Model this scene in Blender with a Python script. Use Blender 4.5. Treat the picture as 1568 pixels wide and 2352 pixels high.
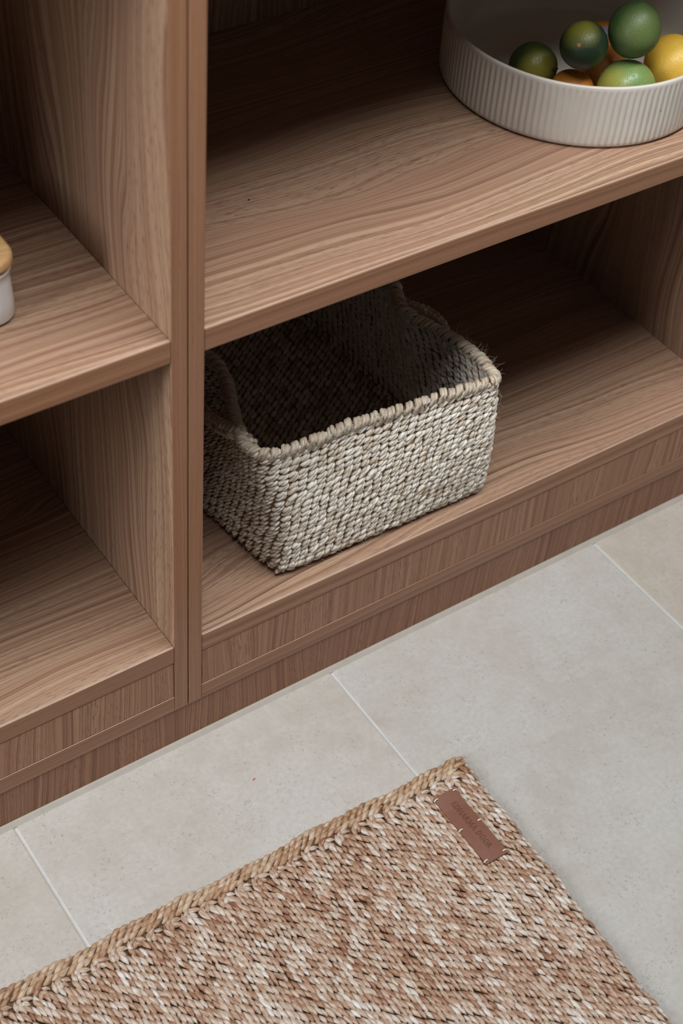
import bpy, bmesh, math, random
import numpy as np
from mathutils import Vector, Matrix

for o in list(bpy.data.objects):
    bpy.data.objects.remove(o, do_unlink=True)
S = bpy.context.scene
COL = S.collection
rng = np.random.default_rng(7)
random.seed(7)

# ------------------------------------------------------------------ camera
cam = bpy.data.cameras.new('camera')
cam.sensor_fit = 'VERTICAL'
cam.sensor_height = 36.0
cam.sensor_width = 24.0
cam.lens = 55.307
cam.clip_start = 0.05
cam_o = bpy.data.objects.new('camera', cam)
COL.objects.link(cam_o)
cam_o.matrix_world = (Matrix.Translation((-0.54509, -0.92758, 1.45071))
                      @ Matrix.Rotation(-0.66885, 4, 'Z')
                      @ Matrix.Rotation(0.78533, 4, 'X')
                      @ Matrix.Rotation(0.09677, 4, 'Z'))
cam.dof.use_dof = True
cam.dof.focus_distance = 1.68
cam.dof.aperture_fstop = 6.3
S.camera = cam_o

# ------------------------------------------------------------------ world, light, exposure
w = bpy.data.worlds.new('world')
S.world = w
w.use_nodes = True
bg = w.node_tree.nodes['Background']
bg.inputs['Color'].default_value = (0.80, 0.90, 1.0, 1)
bg.inputs['Strength'].default_value = 0.065


def area(name, loc, target, sx, sy, power, color):
    l = bpy.data.lights.new(name, 'AREA')
    l.shape = 'RECTANGLE'
    l.size, l.size_y = sx, sy
    l.energy = power
    l.color = color
    o = bpy.data.objects.new(name, l)
    COL.objects.link(o)
    o.location = loc
    o.rotation_euler = (Vector(target) - Vector(loc)).to_track_quat('-Z', 'Y').to_euler()
    return o


area('roof_window_light', (0.36, -0.46, 2.5), (0.26, 1.05, 0.3), 2.0, 0.74, 68, (0.985, 0.99, 1.0))
area('side_window_light', (-2.7, -0.36, 1.65), (0.2, -0.05, 0.5), 0.60, 1.3, 64, (0.985, 0.99, 1.0))

S.view_settings.view_transform = 'Standard'
S.view_settings.look = 'None'
S.view_settings.gamma = 1
S.view_settings.use_curve_mapping = False
S.view_settings.exposure = -0.1


# ------------------------------------------------------------------ helpers
def lin(r, g, b):
    f = lambda c: (c / 255) / 12.92 if c / 255 <= 0.04045 else ((c / 255 + 0.055) / 1.055) ** 2.4
    return (f(r), f(g), f(b), 1.0)


class NT:
    """small node builder"""
    def __init__(self, name):
        self.m = bpy.data.materials.new(name)
        self.m.use_nodes = True
        self.t = self.m.node_tree
        self.b = self.t.nodes['Principled BSDF']

    def put(self, sock, v):
        if isinstance(v, bpy.types.NodeSocket):
            self.t.links.new(v, sock)
        else:
            sock.default_value = v

    def n(self, typ, ins=None, out=0, **props):
        nd = self.t.nodes.new(typ)
        for k, v in props.items():
            setattr(nd, k, v)
        for k, v in (ins or {}).items():
            self.put(nd.inputs[k], v)
        return nd.outputs[out]

    def math(self, op, a, b=0.0, c=0.0):
        return self.n('ShaderNodeMath', {0: a, 1: b, 2: c}, operation=op)

    def vec(self, x, y, z):
        return self.n('ShaderNodeCombineXYZ', {0: x, 1: y, 2: z})

    def noise(self, vec=None, w=None, dim='3D', scale=1.0, detail=2.0, rough=0.5):
        ins = {'Scale': scale, 'Detail': detail, 'Roughness': rough}
        nd = self.t.nodes.new('ShaderNodeTexNoise')
        nd.noise_dimensions = dim
        if vec is not None:
            ins['Vector'] = vec
        if w is not None:
            ins['W'] = w
        for k, v in ins.items():
            self.put(nd.inputs[k], v)
        return nd.outputs[0]

    def mapr(self, v, a, b, c=0.0, d=1.0):
        return self.n('ShaderNodeMapRange', {0: v, 1: a, 2: b, 3: c, 4: d})

    def mix(self, f, a, b, blend='MIX'):
        nd = self.t.nodes.new('ShaderNodeMix')
        nd.data_type = 'RGBA'
        nd.blend_type = blend
        self.put(nd.inputs[0], f)
        self.put(nd.inputs[6], a)
        self.put(nd.inputs[7], b)
        return nd.outputs[2]

    def ramp(self, f, stops):
        nd = self.t.nodes.new('ShaderNodeValToRGB')
        el = nd.color_ramp.elements
        while len(el) < len(stops):
            el.new(0.5)
        for e, (p, c) in zip(el, stops):
            e.position, e.color = p, c
        self.put(nd.inputs[0], f)
        return nd.outputs[0]

    def bump(self, h, strength, dist):
        self.put(self.b.inputs['Normal'], self.n('ShaderNodeBump', {'Height': h, 'Strength': strength, 'Distance': dist}))

    def done(self, color, rough=0.5, spec=0.5):
        self.put(self.b.inputs['Base Color'], color)
        self.put(self.b.inputs['Roughness'], rough)
        self.put(self.b.inputs['Specular IOR Level'], spec)
        return self.m


def wood_mat(name, grain, edge=False, tint=(1.0, 1.0, 1.0), cath=1.0):
    k = NT(name)
    p = k.n('ShaderNodeTexCoord', out=3)
    sep = k.t.nodes.new('ShaderNodeSeparateXYZ')
    k.t.links.new(p, sep.inputs[0])
    ax = {'X': (0, 1, 2), 'Y': (1, 0, 2), 'Z': (2, 0, 1)}[grain]
    g = sep.outputs[ax[0]]
    c = k.math('MULTIPLY_ADD', sep.outputs[ax[2]], 0.83, sep.outputs[ax[1]])
    off = k.math('MULTIPLY', k.n('ShaderNodeObjectInfo', out=5), 9.0)
    goff = k.math('ADD', g, off)
    c2 = k.math('ADD', c, off)
    low = k.noise(vec=k.vec(k.math('MULTIPLY', goff, 1.9), k.math('MULTIPLY', c, 7.5), off), scale=1.0, detail=1.5)
    mid = k.noise(vec=k.vec(k.math('MULTIPLY', goff, 9.0), k.math('MULTIPLY', c, 40.0), off), scale=1.0, detail=1.0)
    amp = 0.012 if edge else 0.115 * cath
    w1 = k.math('MULTIPLY_ADD', k.math('SUBTRACT', low, 0.5), amp, c2)
    w1 = k.math('MULTIPLY_ADD', k.math('SUBTRACT', mid, 0.5), 0.004, w1)
    rings = k.noise(w=k.math('MULTIPLY', w1, 150.0), dim='1D', detail=3.0, rough=0.62)
    broad = k.noise(w=k.math('MULTIPLY', w1, 17.0), dim='1D', detail=1.0)
    fine = k.noise(w=k.math('MULTIPLY', w1, 620.0), dim='1D', detail=2.0, rough=0.6)
    patch = k.noise(vec=k.vec(k.math('MULTIPLY', goff, 2.2), k.math('MULTIPLY', c, 9.0), 3.7), detail=2.0)
    pores = k.noise(vec=k.vec(k.math('MULTIPLY', goff, 75.0), k.math('MULTIPLY', w1, 1000.0), off), detail=1.0)
    pore = k.mapr(pores, 0.58, 0.68)
    pore = k.math('MULTIPLY', pore, k.mapr(broad, 0.35, 0.6))
    fib = k.noise(vec=k.vec(k.math('MULTIPLY', goff, 6.0), k.math('MULTIPLY', w1, 900.0), off), detail=2.0, rough=0.7)
    t = k.math('MULTIPLY_ADD', rings, 0.44, k.math('MULTIPLY', fine, 0.30))
    t = k.math('MULTIPLY_ADD', fib, 0.22, t)
    t = k.math('MULTIPLY_ADD', broad, 0.12, t)
    T = lambda r, gg, b: tuple(x * y for x, y in zip(lin(r, gg, b)[:3], tint)) + (1,)
    if edge:
        col = k.ramp(t, [(0.36, T(122, 80, 56)), (0.54, T(151, 106, 77)), (0.72, T(172, 127, 96))])
        pore = k.math('MULTIPLY', pore, 0.25)
    else:
        col = k.ramp(t, [(0.36, T(98, 67, 52)), (0.48, T(140, 107, 85)), (0.58, T(166, 137, 112)), (0.74, T(189, 164, 137))])
        col = k.mix(k.mapr(patch, 0.35, 0.7, 0.0, 0.42), col, T(152, 113, 96))
    col = k.mix(k.math('MULTIPLY', pore, 0.5), col, T(72, 44, 33))
    k.bump(k.math('MULTIPLY_ADD', pore, -1.0, k.math('MULTIPLY', fine, 0.4)), 0.22, 0.0004)
    return k.done(col, 0.27 if edge else k.mapr(rings, 0.2, 0.8, 0.44, 0.54), 0.42)


WX = wood_mat('walnut_grain_along', 'X')
WZ = wood_mat('walnut_grain_upright', 'Z')
WF = wood_mat('walnut_fascia', 'Z', tint=(1.08, 0.91, 0.81), cath=0.75)
WK = wood_mat('walnut_kick', 'Z', tint=(0.88, 0.66, 0.56), cath=0.75)
EX = wood_mat('walnut_edge_along', 'X', edge=True)
EZ = wood_mat('walnut_edge_upright', 'Z', edge=True)


def stone_mat():
    k = NT('limestone')
    p = k.n('ShaderNodeTexCoord', out=3)
    oi = k.t.nodes.new('ShaderNodeObjectInfo')
    tint = oi.outputs['Color']
    rnd = k.math('MULTIPLY', oi.outputs['Random'], 31.0)
    v = k.n('ShaderNodeVectorMath', {0: p, 1: k.vec(rnd, rnd, 0.0)}, operation='ADD')
    a = k.noise(vec=v, scale=7.0, detail=5.0, rough=0.6)
    b = k.noise(vec=v, scale=38.0, detail=5.0, rough=0.65)
    c = k.noise(vec=v, scale=170.0, detail=3.0, rough=0.6)
    col = k.mix(k.mapr(a, 0.38, 0.66), lin(182, 180, 176), lin(170, 164, 155))
    col = k.mix(k.mapr(b, 0.35, 0.7, 0.0, 0.55), col, lin(190, 188, 184))
    col = k.mix(k.mapr(c, 0.35, 0.72, 0.0, 0.5), col, lin(165, 159, 149))
    # pits: small scattered holes, in drifts
    vs = k.n('ShaderNodeVectorMath', {0: v, 1: k.n('ShaderNodeVectorMath', {0: k.n('ShaderNodeTexNoise', {'Vector': v, 'Scale': 260.0, 'Detail': 3.0}, out=1), 1: (0.010, 0.010, 0.010)}, operation='MULTIPLY')}, operation='ADD')
    vo = k.t.nodes.new('ShaderNodeTexVoronoi')
    vo.inputs['Scale'].default_value = 300.0
    k.t.links.new(vs, vo.inputs['Vector'])
    cell = k.n('ShaderNodeSeparateColor', {0: vo.outputs['Color']})
    drift = k.noise(vec=v, scale=22.0, detail=3.0)
    rad = k.math('MULTIPLY', k.mapr(k.math('ADD', cell, k.math('MULTIPLY', drift, 1.3)), 1.10, 1.75, 0.0, 1.0), 0.38)
    pit = k.math('MULTIPLY', k.math('LESS_THAN', vo.outputs['Distance'], rad), 1.0)
    v2 = k.t.nodes.new('ShaderNodeTexVoronoi')
    v2.inputs['Scale'].default_value = 34.0
    k.t.links.new(vs, v2.inputs['Vector'])
    cell2 = k.n('ShaderNodeSeparateColor', {0: v2.outputs['Color']}, out=1)
    pit2 = k.math('MULTIPLY', k.math('LESS_THAN', v2.outputs['Distance'], k.mapr(cell2, 0.72, 1.0, 0.0, 0.085)), k.mapr(c, 0.4, 0.6, 0.3, 1.0))
    pits = k.math('MAXIMUM', pit, pit2)
    col = k.mix(k.math('MULTIPLY', pits, 0.5), col, lin(138, 134, 126))
    col = k.mix(1.0, col, tint, 'MULTIPLY')
    k.bump(k.math('MULTIPLY_ADD', pits, -0.8, k.math('MULTIPLY', c, 0.15)), 0.35, 0.0008)
    return k.done(col, 0.52, 0.35)


def plain(name, rgb, rough=0.5, spec=0.4, var=0.0, scale=60.0, bump=0.0, sss=0.0):
    k = NT(name)
    col = rgb
    p = k.n('ShaderNodeTexCoord', out=3)
    nz = k.noise(vec=p, scale=scale, detail=4.0, rough=0.6)
    d = tuple(x * (1 - var) for x in rgb[:3]) + (1,)
    col = k.mix(k.mapr(nz, 0.3, 0.7), rgb, d)
    if bump:
        k.bump(nz, bump, 0.0006)
    return k.done(col, rough, spec)


STONE = stone_mat()
GROUT = plain('grout', lin(194, 194, 190), 0.85, 0.2, 0.1, 90, 0.2)
CAULK = plain('caulk', lin(168, 161, 150), 0.5, 0.4, 0.12, 40)


def fibre_mat(name, stops, tonew, rough, spec, streak=0.5):
    """fibre strand: colour attribute 'leaf' = (along, random, around, tone)"""
    k = NT(name)
    at = k.t.nodes.new('ShaderNodeAttribute')
    at.attribute_name = 'leaf'
    sep = k.t.nodes.new('ShaderNodeSeparateColor')
    k.t.links.new(at.outputs['Color'], sep.inputs[0])
    u, r, v = sep.outputs[0], sep.outputs[1], sep.outputs[2]
    tone = at.outputs['Alpha']
    n1 = k.noise(vec=k.vec(k.math('MULTIPLY', u, 1.3), k.math('MULTIPLY', v, 8.0), k.math('MULTIPLY', r, 60.0)), detail=3.0, rough=0.65)
    n2 = k.noise(vec=k.vec(k.math('MULTIPLY', u, 2.2), k.math('MULTIPLY', v, 2.5), k.math('MULTIPLY', r, 91.0)), detail=1.0)
    t = k.math('MULTIPLY_ADD', k.math('SUBTRACT', n1, 0.5), streak, tone)
    t = k.math('MULTIPLY_ADD', k.math('SUBTRACT', n2, 0.5), 0.5, t)
    col = k.ramp(t, stops)
    k.bump(n1, 0.75, 0.0011)
    return k.done(col, rough, spec)


JUTE = fibre_mat('jute_fibre', [(0.06, lin(104, 62, 40)), (0.30, lin(150, 108, 80)), (0.52, lin(184, 161, 140)), (0.78, lin(214, 211, 205))], 0, 0.42, 0.55, 0.95)
JUTEB = fibre_mat('jute_border_fibre', [(0.08, lin(122, 84, 56)), (0.36, lin(168, 131, 99)), (0.60, lin(194, 174, 150)), (0.88, lin(212, 205, 192))], 0, 0.42, 0.55, 0.8)
SEA = fibre_mat('basket_fibre', [(0.08, lin(138, 108, 82)), (0.36, lin(188, 168, 142)), (0.60, lin(221, 211, 195)), (0.9, lin(242, 238, 230))], 0, 0.42, 0.55, 0.75)
CORE = plain('woven_core', lin(126, 98, 74), 0.9, 0.1, 0.3, 200)


def link(o, parent=None):
    COL.objects.link(o)
    if parent is not None:
        o.parent = parent
    return o


def tag(o, label=None, cat=None, group=None, kind=None):
    for k, v in (('label', label), ('category', cat), ('group', group), ('kind', kind)):
        if v:
            o[k] = v
    return o


def empty(name, loc, label, cat, group=None):
    o = bpy.data.objects.new(name, None)
    o.empty_display_size = 0.05
    o.location = loc
    COL.objects.link(o)
    return tag(o, label, cat, group)


def finish(name, bm, mat, parent=None, smooth=False):
    me = bpy.data.meshes.new(name)
    bm.normal_update()
    bm.to_mesh(me)
    bm.free()
    me.materials.append(mat)
    if smooth:
        me.polygons.foreach_set('use_smooth', [True] * len(me.polygons))
    return link(bpy.data.objects.new(name, me), parent)


def bbox(bm, x0, x1, y0, y1, z0, z1, bev=0.0):
    vs = [bm.verts.new((x, y, z)) for x in (x0, x1) for y in (y0, y1) for z in (z0, z1)]
    for f in ((0, 1, 3, 2), (4, 6, 7, 5), (0, 4, 5, 1), (2, 3, 7, 6), (0, 2, 6, 4), (1, 5, 7, 3)):
        bm.faces.new([vs[i] for i in f])
    if bev:
        es = list({e for v in vs for e in v.link_edges})
        bmesh.ops.bevel(bm, geom=es, offset=bev, segments=2, affect='EDGES', profile=0.5)


def board(name, parent, x, y, z, mat, bev=0.0005, base=(0, 0, 0), label=None):
    bm = bmesh.new()
    bx, by, bz = base
    bbox(bm, x[0] - bx, x[1] - bx, y[0] - by, y[1] - by, z[0] - bz, z[1] - bz, bev)
    o = finish(name, bm, mat, parent)
    if label:
        o['label'] = label
    return o


def np_mesh(name, V, Q, mat, parent=None, leaf=None, smooth=True):
    me = bpy.data.meshes.new(name)
    V = np.ascontiguousarray(V, dtype=np.float32)
    Q = np.ascontiguousarray(Q, dtype=np.int32)
    n, k = Q.shape
    me.vertices.add(len(V))
    me.vertices.foreach_set('co', V.ravel())
    me.loops.add(n * k)
    me.loops.foreach_set('vertex_index', Q.ravel())
    me.polygons.add(n)
    me.polygons.foreach_set('loop_start', np.arange(0, n * k, k, dtype=np.int32))
    me.polygons.foreach_set('loop_total', np.full(n, k, dtype=np.int32))
    me.update(calc_edges=True)
    if smooth:
        me.polygons.foreach_set('use_smooth', np.ones(n, dtype=bool))
    if leaf is not None:
        a = me.attributes.new('leaf', 'FLOAT_COLOR', 'POINT')
        a.data.foreach_set('color', np.ascontiguousarray(leaf, dtype=np.float32).ravel())
    me.materials.append(mat)
    me.validate()
    return link(bpy.data.objects.new(name, me), parent)


def nrm(a):
    return a / np.maximum(np.linalg.norm(a, axis=-1, keepdims=True), 1e-9)


def strand_template(nu, nv, pw, ex, head=None):
    u = np.linspace(-1, 1, nu)
    u = np.sign(u) * np.abs(u) ** 0.85
    r = np.maximum((1 - np.abs(u) ** pw), 0) ** ex
    if head:
        r = np.where(u > 0, np.maximum(1 - np.abs(u) ** head, 0), r)
    r[0] = r[-1] = 0.05
    a = np.arange(nv) * 2 * np.pi / nv + 0.3
    U, A = np.meshgrid(u, a, indexing='ij')
    Rr = np.repeat(r[:, None], nv, 1)
    P = np.stack([U, Rr * np.cos(A), Rr * np.sin(A)], -1).reshape(-1, 3)
    i, j = np.meshgrid(np.arange(nu - 1), np.arange(nv), indexing='ij')
    j2 = (j + 1) % nv
    Q = np.stack([i * nv + j, i * nv + j2, (i + 1) * nv + j2, (i + 1) * nv + j], -1).reshape(-1, 4)
    uv = np.stack([(U + 1) / 2, np.abs(np.sin(A / 2))], -1).reshape(-1, 2)
    return P, Q, uv


class Strands:
    """collects many short plied strands into one mesh"""
    def __init__(self, nu=7, nv=7, pw=2.2, ex=0.7, head=None):
        self.P, self.Q, self.uv = strand_template(nu, nv, pw, ex, head)
        self.c, self.x, self.y, self.z, self.h, self.t = [], [], [], [], [], []

    def add(self, c, ex, up, h, tone):
        c = np.atleast_2d(c)
        ex = nrm(np.broadcast_to(np.atleast_2d(ex), c.shape))
        up = np.broadcast_to(np.atleast_2d(up), c.shape)
        ey = nrm(np.cross(up, ex))
        ez = np.cross(ex, ey)
        self.c.append(c); self.x.append(ex); self.y.append(ey); self.z.append(ez)
        self.h.append(np.broadcast_to(np.atleast_2d(h), c.shape))
        self.t.append(np.broadcast_to(np.atleast_1d(tone), (len(c),)))

    def build(self, name, mat, parent, base=(0, 0, 0), bend=0.0):
        c, x, y, z, h, t = (np.concatenate(a) for a in (self.c, self.x, self.y, self.z, self.h, self.t))
        n, m = len(c), len(self.P)
        P = self.P.copy()
        L = P[None] * h[:, None, :]
        L[:, :, 1] += bend * h[:, 1][:, None] * np.sin(P[:, 0] * math.pi)[None]
        V = c[:, None, :] + L[:, :, 0:1] * x[:, None, :] + L[:, :, 1:2] * y[:, None, :] + L[:, :, 2:3] * z[:, None, :]
        V = V - np.array(base)
        Q = (self.Q[None] + (np.arange(n) * m)[:, None, None]).reshape(-1, 4)
        A = np.empty((n, m, 4), dtype=np.float32)
        A[:, :, 0] = self.uv[:, 0]
        A[:, :, 2] = self.uv[:, 1]
        A[:, :, 1] = rng.random(n)[:, None]
        A[:, :, 3] = t[:, None]
        return np_mesh(name, V.reshape(-1, 3), Q, mat, parent, A.reshape(-1, 4))


def resample(P, step, closed=False):
    P = np.asarray(P, float)
    if closed:
        P = np.vstack([P, P[:1]])
    d = np.r_[0, np.cumsum(np.linalg.norm(np.diff(P, axis=0), axis=1))]
    n = max(2, int(round(d[-1] / step)))
    s = np.linspace(0, d[-1], n + (0 if closed else 1), endpoint=not closed)
    return np.stack([np.interp(s, d, P[:, i]) for i in range(P.shape[1])], -1)


def tangents(P, closed=False):
    if closed:
        return nrm(np.roll(P, -1, 0) - np.roll(P, 1, 0))
    return nrm(np.gradient(P, axis=0))


def chaikin(P, it=3, closed=True):
    for _ in range(it):
        if closed:
            N = np.roll(P, -1, 0)
            P = np.stack([0.75 * P + 0.25 * N, 0.25 * P + 0.75 * N], 1).reshape(-1, P.shape[1])
        else:
            N = np.stack([0.75 * P[:-1] + 0.25 * P[1:], 0.25 * P[:-1] + 0.75 * P[1:]], 1).reshape(-1, P.shape[1])
            P = np.vstack([P[:1], N, P[-1:]])
    return P


def tubes(paths, r, nv=6):
    """paths (n,k,3) -> verts, quads, leaf attr"""
    paths = np.asarray(paths, float)
    n, k, _ = paths.shape
    r = np.broadcast_to(np.asarray(r, float).reshape(-1, 1) if np.ndim(r) else r, (n, k)) if np.ndim(r) < 2 else r
    T = nrm(np.gradient(paths, axis=1))
    ref = np.broadcast_to(np.array([0.31, 0.22, 0.92]), T.shape)
    A = nrm(np.cross(T, ref)); B = np.cross(T, A)
    a = np.arange(nv) * 2 * np.pi / nv
    V = paths[:, :, None, :] + r[:, :, None, None] * (np.cos(a)[None, None, :, None] * A[:, :, None, :] + np.sin(a)[None, None, :, None] * B[:, :, None, :])
    i, j = np.meshgrid(np.arange(k - 1), np.arange(nv), indexing='ij')
    j2 = (j + 1) % nv
    Q = np.stack([i * nv + j, i * nv + j2, (i + 1) * nv + j2, (i + 1) * nv + j], -1).reshape(-1, 4)
    Q = (Q[None] + (np.arange(n) * k * nv)[:, None, None]).reshape(-1, 4)
    L = np.empty((n, k, nv, 4))
    L[..., 0] = np.linspace(0, 1, k)[None, :, None]
    L[..., 1] = rng.random(n)[:, None, None]
    L[..., 2] = np.abs(np.sin(a / 2))[None, None, :]
    L[..., 3] = 0.55
    return V.reshape(-1, 3), Q, L.reshape(-1, 4)


# ------------------------------------------------------------------ setting: floor, caulk, wall
fl = board('floor', None, (-1.8, 2.0), (-2.6, 0.47), (-0.03, -0.0013), GROUT, 0)
tag(fl, kind='structure')
xs = [-0.2163 - 0.411 * i for i in (4, 3, 2, 1)] + [-0.2163, 0.1925, 0.6057] + [0.6057 + 0.411 * i for i in (1, 2, 3)]
ys = [-2.44, -1.62, -0.80, 0.02, 0.46]
J = 0.0021
tints = {5: (0.97, 0.975, 0.975), 4: (1.0, 0.99, 0.98), 6: (0.955, 0.905, 0.85), 3: (0.985, 0.965, 0.94)}
for i in range(len(xs) - 1):
    for j in range(len(ys) - 1):
        x0, x1, y0, y1 = xs[i] + J, xs[i + 1] - J, ys[j] + J, ys[j + 1] - J
        cx, cy = (x0 + x1) / 2, (y0 + y1) / 2
        bm = bmesh.new()
        bbox(bm, x0 - cx, x1 - cx, y0 - cy, y1 - cy, -0.01, 0.0, 0)
        top = [e for e in bm.edges if all(v.co.z > -0.001 for v in e.verts)]
        bmesh.ops.bevel(bm, geom=top, offset=0.0011, segments=2, affect='EDGES', profile=0.5)
        o = finish('tile', bm, STONE, fl)
        o.location = (cx, cy, 0)
        t = tints.get(i, (0.98, 0.965, 0.945)) if j == 2 else (0.985, 0.97, 0.95)
        o.color = (*t, 1)

# bead of caulk between floor and kickboard
bm = bmesh.new()
prof = [(0.0016, 0.0), (0.0016, 0.0042), (-0.0004, 0.0030), (-0.0026, 0.0014), (-0.0046, 0.0)]
a = [bm.verts.new((-0.83, y, z)) for y, z in prof]
b = [bm.verts.new((0.84, y, z)) for y, z in prof]
for i in range(len(prof)):
    j = (i + 1) % len(prof)
    bm.faces.new((a[i], b[i], b[j], a[j]))
bm.faces.new(a); bm.faces.new(b[::-1])
bmesh.ops.recalc_face_normals(bm, faces=bm.faces)
tag(finish('trim_1', bm, CAULK), 'grey sealant bead along the foot of the wooden kickboard', 'trim', kind='structure')
wl = board('wall_back', None, (-1.8, 2.0), (0.4685, 0.52), (-0.03, 2.5), plain('plaster', lin(200, 196, 190), 0.8, 0.2, 0.05), 0)
tag(wl, kind='structure')

# ------------------------------------------------------------------ cabinets
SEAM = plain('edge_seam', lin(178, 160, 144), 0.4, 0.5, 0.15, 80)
T = 0.016
ZK, ZR, ZF, ZB = 0.0630, 0.0868, 0.1443, 0.1704      # kick top, lower rail top, fascia top, bottom board top
ZU0, ZU1 = 0.5578, 0.5825                            # middle shelf
ZT0, ZT1 = 0.985, 1.009                              # shelf above the frame
D = 0.4450
G = 0.0007
TOP = 1.45


def cabinet(name, xl, xr, label):
    base = (xl, 0, ZK)
    t = empty(name, base, label, 'cabinet', 'walnut shelf cabinets')
    b = lambda n, x, y, z, m, **k: board(n, t, x, y, z, m, base=base, **k)
    for (x0, x1) in ((xl, xl + T), (xr - T, xr)):
        s = b('side_panel', (x0, x1), (0.001, D + 0.012), (ZK, TOP), WZ)
        e = board('edge_band', s, (x0, x1), (0.0, 0.0012), (ZK, TOP), EZ, 0.0004, base)
    x = (xl + T + 0.0003, xr - T - 0.0003)
    b('back_panel', x, (D, D + 0.012), (ZK, TOP), WZ)
    for n, z in (('bottom_board', (ZF, ZB)), ('shelf', (ZU0, ZU1)), ('shelf', (ZT0, ZT1)), ('top_board', (TOP - T, TOP))):
        s = b(n, x, (0.0028, D - 0.0004), z, WX)
        board('edge_band', s, x, (0.0002, 0.0030), z, EX, 0.0010, base)
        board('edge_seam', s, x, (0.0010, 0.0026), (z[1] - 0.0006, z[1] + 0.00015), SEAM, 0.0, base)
    b('fascia_panel', (x[0] + 0.0006, x[1] - 0.0006), (0.0007, 0.0165), (ZR + 0.0005, ZF - 0.0005), WF)
    b('bottom_rail', x, (0.0002, 0.05), (ZK, ZR), EX, bev=0.0006)
    b('carcass_rail', x, (D - 0.05, D - 0.001), (ZK, ZF - 0.0005), WX)
    return t


cabinet('shelf_cabinet', G, 0.7921 + T, 'walnut open cabinet whose shelves hold the woven basket and the fruit bowl')
cabinet('shelf_cabinet', -0.80, -G, 'walnut open cabinet whose shelf holds the white box with a wooden lid')
pb = (0.0, 0.0, 0.0)
pl = empty('plinth', pb, 'low walnut plinth with upright grain running along the floor under both cabinets', 'plinth')
board('kickboard', pl, (-0.80, 0.808), (0.0016, 0.0176), (0.0, ZK), WK, 0.0004)
board('rear_rail', pl, (-0.80, 0.808), (D - 0.03, D - 0.014), (0.0, ZK), WK, 0.0004)

# ------------------------------------------------------------------ jute rug
CORNER = np.array([0.2500, -0.1815])
a1, a2 = math.radians(1.3), math.radians(3.0)
UX = np.array([math.cos(a1), -math.sin(a1)])
UY = np.array([math.sin(a2), math.cos(a2)])
XL, YB = -0.72, -0.62                                # rug extents in its own frame (corner at 0,0)


def rug_w(P):
    """rug frame -> world"""
    P = np.asarray(P, float)
    x, y = P[..., 0], P[..., 1]
    fade = np.exp(-np.maximum(-y, 0) / 0.05)
    fx = np.exp(-np.maximum(-x, 0) / 0.06)
    y = y + fade * (0.0016 * np.sin(x * 31 + 1) + 0.0010 * np.sin(x * 83))
    x = x + fx * (0.0012 * np.sin(y * 27) + 0.0008 * np.sin(y * 71 + 2))
    xy = CORNER + x[..., None] * UX + y[..., None] * UY
    return np.concatenate([xy, P[..., 2:3]], -1)


rug = empty('jute_rug', (CORNER[0], CORNER[1], 0), 'braided brown and silver jute rug lying on the tiles, leather tag in its corner', 'rug')
RB = (CORNER[0], CORNER[1], 0)


def vnoise(x, y, s, seed):
    """smooth value noise for strand tones"""
    r = np.random.default_rng(seed).random((64, 64))
    X, Y = x / s + 200.3, y / s + 200.7
    i, j = np.floor(X).astype(int), np.floor(Y).astype(int)
    f, g = X - i, Y - j
    f, g = f * f * (3 - 2 * f), g * g * (3 - 2 * g)
    R = lambda a, b: r[a % 64, b % 64]
    return (R(i, j) * (1 - f) + R(i + 1, j) * f) * (1 - g) + (R(i, j + 1) * (1 - f) + R(i + 1, j + 1) * f) * g


def rope(st, path, step, hl, hw, hh, tilt, pitch, phase, tone0=0.5, tspread=0.22, z0=None):
    """lay overlapping plies along a path given in the rug frame"""
    P = np.asarray(path, float)
    d = np.r_[0, np.cumsum(np.linalg.norm(np.diff(P, axis=0), axis=1))]
    s = np.arange(phase * step, d[-1], step)
    if len(s) == 0:
        return
    s = np.clip(s + rng.normal(0, 0.0007, len(s)), 0, d[-1])
    C = np.stack([np.interp(s, d, P[:, i]) for i in range(3)], -1)
    e = 0.002
    Tn = nrm(np.stack([np.interp(s + e, d, P[:, i]) - np.interp(s - e, d, P[:, i]) for i in range(3)], -1) + 1e-12)
    n = len(s)
    Sd = np.cross(np.array([0, 0, 1.0]), Tn)          # left of travel
    tl = np.radians(tilt + rng.normal(0, 4.0, n))[:, None]
    pt = np.radians(pitch + rng.normal(0, 2.5, n))[:, None]
    E = (Tn * np.cos(tl) + Sd * np.sin(tl)) * np.cos(pt) + np.array([0, 0, 1.0]) * np.sin(pt)
    C = C + np.stack([rng.normal(0, 0.0003, n), rng.normal(0, 0.0003, n), rng.normal(0, 0.0003, n)], -1)
    W0 = rug_w(C)
    W1 = rug_w(C + E * 0.001)
    E = nrm(W1 - W0)
    sz = rng.normal(1, 0.10, n)[:, None]
    H = np.concatenate([hl * sz * rng.normal(1, 0.06, (n, 1)), hw * sz, hh * np.ones((n, 1))], 1)
    tn = tone0 + rng.normal(0, tspread * 0.4, n) + (vnoise(C[:, 0], C[:, 1], 0.010, 3) - 0.5) * 0.14 + (vnoise(C[:, 0], C[:, 1], 0.03, 5) - 0.5) * 0.12
    st.add(W0, E, (0, 0, 1.0), H, np.clip(tn, 0.08, 0.95))


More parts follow.
